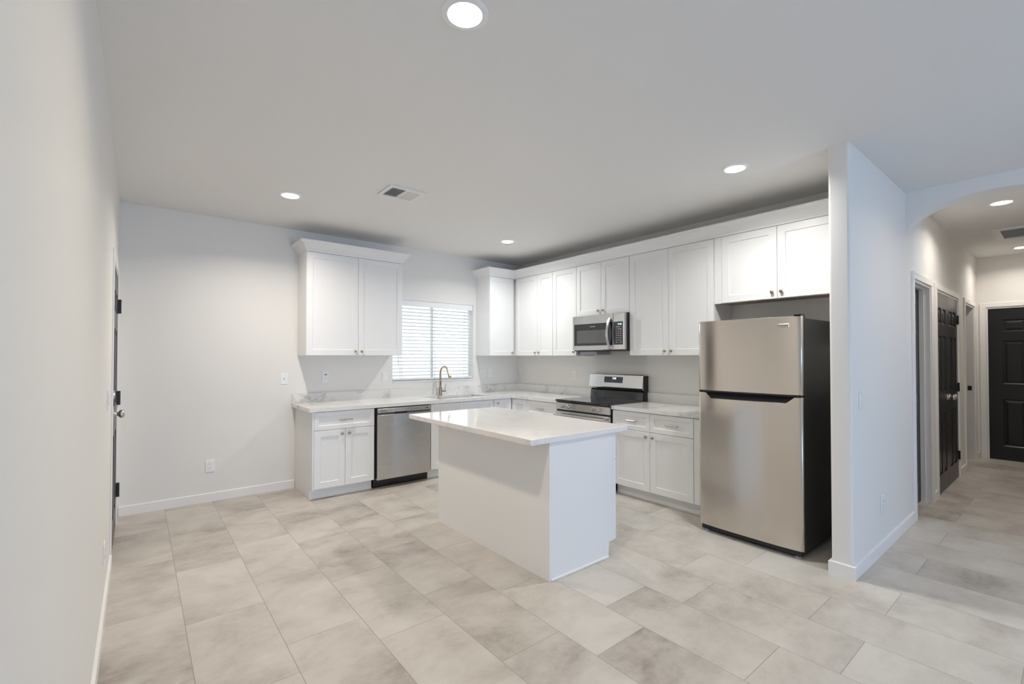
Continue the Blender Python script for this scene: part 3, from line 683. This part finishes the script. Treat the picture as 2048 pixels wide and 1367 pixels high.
for i, p in enumerate(hp):
    d = (hp[min(i + 1, 12)] - hp[max(i - 1, 0)]).normalized(); n_ = Vector((0, -1, 0)).cross(d)
    R.append([bm.verts.new(p + Vector((0, sy * 0.017, 0)) + n_ * sn) for sy, sn in ((-1, -0.006), (-1, 0.003), (-0.7, 0.007), (0.7, 0.007), (1, 0.003), (1, -0.006))])
for a, b in zip(R, R[1:]):
    for i in range(6): bm.faces.new([a[i], a[(i + 1) % 6], b[(i + 1) % 6], b[i]])
bm.faces.new(R[0]); bm.faces.new(R[-1])
obj('handle', bm, M_nickel, md, A35)
obj('bottom_vent', B(-0.30, -0.05, -1.76, -1.50, 1.402, 1.441, 0.003), M_grey, mw)

# ------------------------------------------------------------------ refrigerator
FY0, FY1 = -4.052, -3.302
fr = thing('refrigerator', 'tall stainless steel top-freezer refrigerator beside the partition wall', 'refrigerator', (-0.45, -3.677, 0))
obj('cabinet', B(-0.80, -0.045, FY0 + 0.004, FY1 - 0.004, 0.045, 1.645, 0.006, 2), M_char, fr)
def fdoor(name, z0, ztop, parent):
    bm = bmesh.new(); N = 48; R = []; w = FY1 - FY0; rr = 0.020
    ys = [0, 0.0015, 0.004, 0.008, 0.013, rr] + [rr + (w - 2 * rr) * k / N for k in range(1, N)] + [w - rr, w - 0.013, w - 0.008, w - 0.004, w - 0.0015, w]
    for s in ys:
        e_ = min(s, w - s); dep = 0.0
        if e_ < rr: dep = rr - math.sqrt(max(0, rr * rr - (rr - e_) ** 2))
        bow = 0.018 * (2 * (s / w) - 1) ** 4
        x = -0.880 + dep * 0.9 + bow; y = FY1 - s; zt_ = ztop(s / w)
        R.append([bm.verts.new(c) for c in ((x, y, z0 + 0.003), (x, y, zt_ - 0.003), (x + 0.004, y, zt_), (-0.806, y, zt_), (-0.806, y, z0), (x + 0.004, y, z0))])
    for a, b in zip(R, R[1:]):
        for i in range(6): bm.faces.new([a[i], a[(i + 1) % 6], b[(i + 1) % 6], b[i]])
    for q in (R[0], R[-1]):
        f = bm.faces.new(q); f.material_index = 1
    return obj(name, bm, [M_steel, M_char], parent, math.radians(50))
def notch(s):
    a0, a1, b0, b1 = 0.085, 0.145, 0.865, 0.935
    d = 0.044
    if s < a0 or s > b1: return 1.100
    if s < a1: return 1.100 - d * (s - a0) / (a1 - a0)
    if s > b0: return 1.100 - d * (b1 - s) / (b1 - b0)
    return 1.100 - d
fz = fdoor('freezer_door', 1.112, lambda s: 1.657, fr)
ff = fdoor('refrigerator_door', 0.054, notch, fr)
obj('handle_pocket', extrude_poly([(-0.806, 1.050), (-0.864, 1.050), (-0.842, 1.085), (-0.872, 1.104), (-0.872, 1.1115), (-0.806, 1.1115)], 1, FY0 + 0.012, FY1 - 0.012), M_blackpl, fr)
FF = Fr((-0.8745, 0, 0), (0, -1, 0), (-1, 0, 0))
bm = bmesh.new(); fbox(bm, FF, 3.896, 3.976, 0, 0.004, 1.580, 1.606, 0.0015); bd = obj('badge', bm, M_nickel, fr)
text('brand_mark', 'FRIGIDAIRE', 0.014, FF(3.936, 0.0043, 1.594), (0, -1, 0), (-1, 0, 0), M_darkprint, bd, 0.066, 0.0002)
obj('hinge_cover', B(-0.868, -0.79, FY0 + 0.008, FY0 + 0.05, 1.657, 1.672, 0.004, 2), M_blackpl, fr)
obj('base_grille', B(-0.85, -0.802, FY0 + 0.02, FY1 - 0.02, 0.018, 0.051), M_blackpl, fr)
for y in (FY0 + 0.045, FY1 - 0.045):
    obj('foot', lathe(bmesh.new(), (-0.83, y, 0.0), (0, 0, 1), [(0, 0), (0, 0.022), (0.012, 0.022), (0.016, 0.01), (0.0175, 0.01), (0.0175, 0)]), M_grey, fr, A35)
    obj('foot', lathe(bmesh.new(), (-0.12, y, 0.0), (0, 0, 1), [(0, 0), (0, 0.022), (0.012, 0.022), (0.016, 0.01), (0.046, 0.01), (0.046, 0)]), M_grey, fr, A35)

# ------------------------------------------------------------------ island
IX0, IX1, IY0, IY1 = -2.392, -1.797, -3.183, -1.836
isl = thing('kitchen_island', 'white kitchen island cabinet standing alone on the tiles', 'island', (-2.1, -2.51, 0))
obj('body', B(IX0 + 0.001, IX1, IY0 + 0.013, IY1 - 0.013, 0.105, ZB), M_cab, isl)
obj('toe_kick', B(IX0 + 0.001, IX1 - 0.05, IY0 + 0.013, IY1 - 0.013, 0.0, 0.1049), M_cab, isl)
for y0, y1 in ((IY0, IY0 + 0.0125), (IY1 - 0.0125, IY1)):
    ep = obj('end_panel', extrude_poly([(IX0, 0), (IX1 - 0.04, 0), (IX1 - 0.04, 0.105), (IX1, 0.105), (IX1, ZB), (IX0, ZB)], 1, y0, y1), M_cab, isl)
obj('back_panel', B(IX0 - 0.006, IX0, IY0, IY1, 0, ZB), M_cab, isl)
obj('shoe_moulding', B(IX0 + 0.004, IX1 - 0.045, IY0 - 0.010, IY0, 0.0, 0.016, 0.003), M_trim, isl)
FI = Fr((IX1, IY0, 0), (0, 1, 0), (1, 0, 0)); li = IY1 - IY0
bm = bmesh.new(); fbox(bm, FI, 0, li, 0.0005, 0.022, 0.107, ZB); obj('face_frame', bm, M_cab, isl)
for a, b, k in ((0.003, li / 3 - 0.002, 'r'), (li / 3 + 0.002, 2 * li / 3 - 0.002, 'r'), (2 * li / 3 + 0.002, li - 0.003, 'l')):
    d = obj('drawer', shaker(FI, a, b, 0.668, ZB - 0.006, n0=0.022, rail=0.042), M_cab, isl); pull_at(FI, 0.5 * (a + b), 0.042, 0.757, d)
    d = obj('door', shaker(FI, a, b, 0.109, 0.664, n0=0.022), M_cab, isl); knob_at(FI, b - 0.035 if k == 'r' else a + 0.035, 0.042, 0.622, d)
it = obj('countertop', B(-2.556, -1.632, -3.190, -1.607, ZC0, ZC1, 0.002), M_quartzi)
tag(it, 'pale glossy quartz countertop overhanging the kitchen island', 'countertop')

# ------------------------------------------------------------------ ceiling lights and vents
def can_proto():
    t = thing('recessed_light', 'x', 'light', (0, 0, H), 'recessed ceiling lights')
    obj('trim_ring', lathe(bmesh.new(), (0, 0, H), (0, 0, -1), [(-0.0, 0.066), (-0.0, 0.092), (0.003, 0.092), (0.008, 0.080), (0.008, 0.068), (0.003, 0.066)], 40, False), M_plate, t, A35)
    obj('lens', lathe(bmesh.new(), (0, 0, H), (0, 0, -1), [(0.0005, 0.0655), (0.004, 0.0655), (0.009, 0.050), (0.011, 0.025), (0.0115, 0)], 40), M_lens, t, True)
    return t
def lamp(name, x, y, w, col, parent):
    d = bpy.data.lights.new(name, 'AREA'); d.shape = 'DISK'; d.size = 0.12; d.energy = w; d.color = col; d.spread = math.radians(148)
    o = bpy.data.objects.new(name, d); o.location = (0, 0, -0.0125); o.parent = parent; C.objects.link(o)
proto = can_proto(); first = True
CANS = [(-3.38, -3.735, 'large glowing recessed ceiling light at the top centre nearest the viewer', 9.5, (1.0, 0.87, 0.66)),
        (-3.39, -1.106, 'recessed ceiling light above the floor left of the kitchen cabinets', 14.5, (1.0, 0.91, 0.80)),
        (-1.064, -3.70, 'recessed ceiling light in front of the cabinet above the refrigerator', 12.0, (1.0, 0.99, 0.95)),
        (-1.03, -1.045, 'recessed ceiling light in the kitchen corner near the window', 11.0, (1.0, 1.0, 0.97)),
        (1.473, -4.82, 'recessed hallway light just behind the arch', HALL_W, HALL_COL),
        (4.05, -4.80, 'recessed hallway light before the far black door', HALL_W * 0.83, HALL_COL),
        (-0.17, -5.22, 'recessed ceiling light between the arch and the viewer', 3.6, (1.0, 0.85, 0.64))]
for x, y, lab, w_, c_ in CANS:
    if first: t = proto; first = False
    else:
        t = proto.copy(); C.objects.link(t)
        for ch in proto.children:
            if ch.type != 'MESH': continue
            q = ch.copy(); C.objects.link(q); q.parent = t
    t.location = (x, y, H); t['label'] = lab
for t in [o for o in C.objects if o.name.startswith('recessed_light')]:
    for x, y, lab, w_, c_ in CANS:
        if t['label'] == lab: lamp('lamp_light', x, y, w_, c_, t)

vt = thing('ceiling_vent', 'white square louvred air vent in the kitchen ceiling', 'vent', (-2.69, -1.735, H))
vx0, vx1, vy0, vy1 = -2.845, -2.535, -1.865, -1.605
obj('frame', cells([vx0, vx0 + 0.03, vx1 - 0.03, vx1], [vy0, vy0 + 0.03, vy1 - 0.03, vy1], lambda x, y: not (vx0 + 0.03 < x < vx1 - 0.03 and vy0 + 0.03 < y < vy1 - 0.03), H - 0.012, H - 0.0005, 2), M_vent, vt)
bm = bmesh.new(); xm = 0.5 * (vx0 + vx1); box(bm, xm - 0.006, xm + 0.006, vy0 + 0.03, vy1 - 0.03, H - 0.013, H - 0.001)
for side in (0, 1):
    for k in range(7):
        x = (vx0 + 0.042 if side == 0 else xm + 0.018) + k * 0.0165; s_ = -1 if side == 0 else 1
        vs = [bm.verts.new((x + s_ * o, y, z)) for o, z in ((-0.005, H - 0.002), (0.006, H - 0.012), (0.0072, H - 0.0115), (-0.0038, H - 0.0015)) for y in (vy0 + 0.03, vy1 - 0.03)]
        for a, b, c, d in ((0, 1, 3, 2), (2, 3, 5, 4), (4, 5, 7, 6), (6, 7, 1, 0), (0, 2, 4, 6), (1, 7, 5, 3)): bm.faces.new([vs[i] for i in (a, b, c, d)])
obj('louvres', bm, M_vent, vt)
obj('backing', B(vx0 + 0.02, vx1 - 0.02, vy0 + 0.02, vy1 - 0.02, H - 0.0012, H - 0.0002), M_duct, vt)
rt = thing('return_air_grille', 'white return air grille in the hallway ceiling between the two lights', 'vent', (2.95, -4.86, H))
rx0, rx1, ry0, ry1 = 2.66, 3.24, -5.06, -4.655
obj('frame', cells([rx0, rx0 + 0.035, rx1 - 0.035, rx1], [ry0, ry0 + 0.06, ry1 - 0.06, ry1], lambda x, y: not (rx0 + 0.035 < x < rx1 - 0.035 and ry0 + 0.06 < y < ry1 - 0.06), H - 0.022, H - 0.0005, 2), M_vent, rt)
bm = bmesh.new()
for k in range(26):
    x = rx0 + 0.045 + k * (rx1 - rx0 - 0.09) / 25
    box(bm, x - 0.0012, x + 0.0012, ry0 + 0.06, ry1 - 0.06, H - 0.014, H - 0.001)
obj('louvres', bm, M_grey, rt)
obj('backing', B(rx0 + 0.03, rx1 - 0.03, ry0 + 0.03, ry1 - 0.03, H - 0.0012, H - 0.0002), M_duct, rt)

# ------------------------------------------------------------------ outlets and switches
def plate(F, u, z, kind, label, cat, tagged=False, group=None, w=0.072, h=0.116):
    t = thing({'o': 'wall_outlet', 's': 'light_switch', 'b': 'cable_plate'}[kind], label, cat, F(u, 0, z), group)
    bm = bmesh.new(); fbox(bm, F, u - w / 2, u + w / 2, 0.0002, 0.006, z - h / 2, z + h / 2, 0.002); obj('cover_plate', bm, M_plate, t)
    if kind == 'o':
        bm = bmesh.new(); fbox(bm, F, u - 0.017, u + 0.017, 0.006, 0.0085, z - 0.034, z + 0.034, 0.001); rc = obj('receptacle', bm, M_plate, t)
        for dz in (-0.018, 0.018):
            bm = bmesh.new()
            for du in (-0.0065, 0.0065): fbox(bm, F, u + du - 0.0012, u + du + 0.0012, 0.0084, 0.0089, z + dz - 0.002, z + dz + 0.006)
            fbox(bm, F, u - 0.002, u + 0.002, 0.0084, 0.0089, z + dz - 0.009, z + dz - 0.005)
            obj('slot_pattern', bm, M_slot, rc)
        if tagged:
            bm = bmesh.new(); fbox(bm, F, u - 0.014, u + 0.014, 0.0085, 0.0095, z + 0.022, z + 0.033); obj('sticker', bm, M_blue, rc, None, 'small blue sticker')
    elif kind == 's':
        bm = bmesh.new(); fbox(bm, F, u - 0.016, u + 0.016, 0.006, 0.010, z - 0.033, z + 0.033, 0.002); obj('rocker', bm, M_plate, t)
    else:
        obj('jack', lathe(bmesh.new(), F(u, 0.006, z), F.n, [(0, 0), (0, 0.006), (0.008, 0.005), (0.008, 0)], 12), M_slot, t)
FWB = Fr((0, 0, 0), (1, 0, 0), (0, -1, 0)); FWR = Fr((0, 0, 0), (0, -1, 0), (-1, 0, 0)); FWL = Fr((XL, 0, 0), (0, 1, 0), (1, 0, 0))
plate(FWB, -3.824, 0.338, 'o', 'white outlet low on the bare wall left of the cabinets', 'outlet')
plate(FWB, -3.18, 1.148, 'b', 'blank white cable plate left of the counter end', 'wall plate')
plate(FWB, -2.76, 1.155, 'o', 'white outlet with a blue sticker under the left wall cabinet', 'outlet', True)
plate(FWB, -2.076, 1.14, 's', 'white switch just left of the kitchen window', 'switch')
plate(FWB, -0.652, 1.15, 'o', 'white outlet just right of the kitchen window', 'outlet')
plate(FWB, -0.522, 1.15, 's', 'white switch between the window outlet and the kitchen corner', 'switch')
plate(FWR, 0.10, 1.145, 'o', 'white outlet on the stove wall beside the kitchen corner', 'outlet')
plate(FWR, 1.144, 1.14, 'o', 'white outlet on the wall just left of the stove', 'outlet')
plate(FH, -0.74, 1.10, 's', 'white switch at chest height on the partition wall', 'switch')
plate(FH, -0.262, 0.34, 'o', 'white outlet low on the partition wall facing the living area', 'outlet')
plate(FWL, -1.727, 1.13, 's', 'white switch on the left wall beside the dark door', 'switch')
plate(FWL, -1.95, 0.33, 'o', 'white outlet low on the left wall near the dark door', 'outlet')
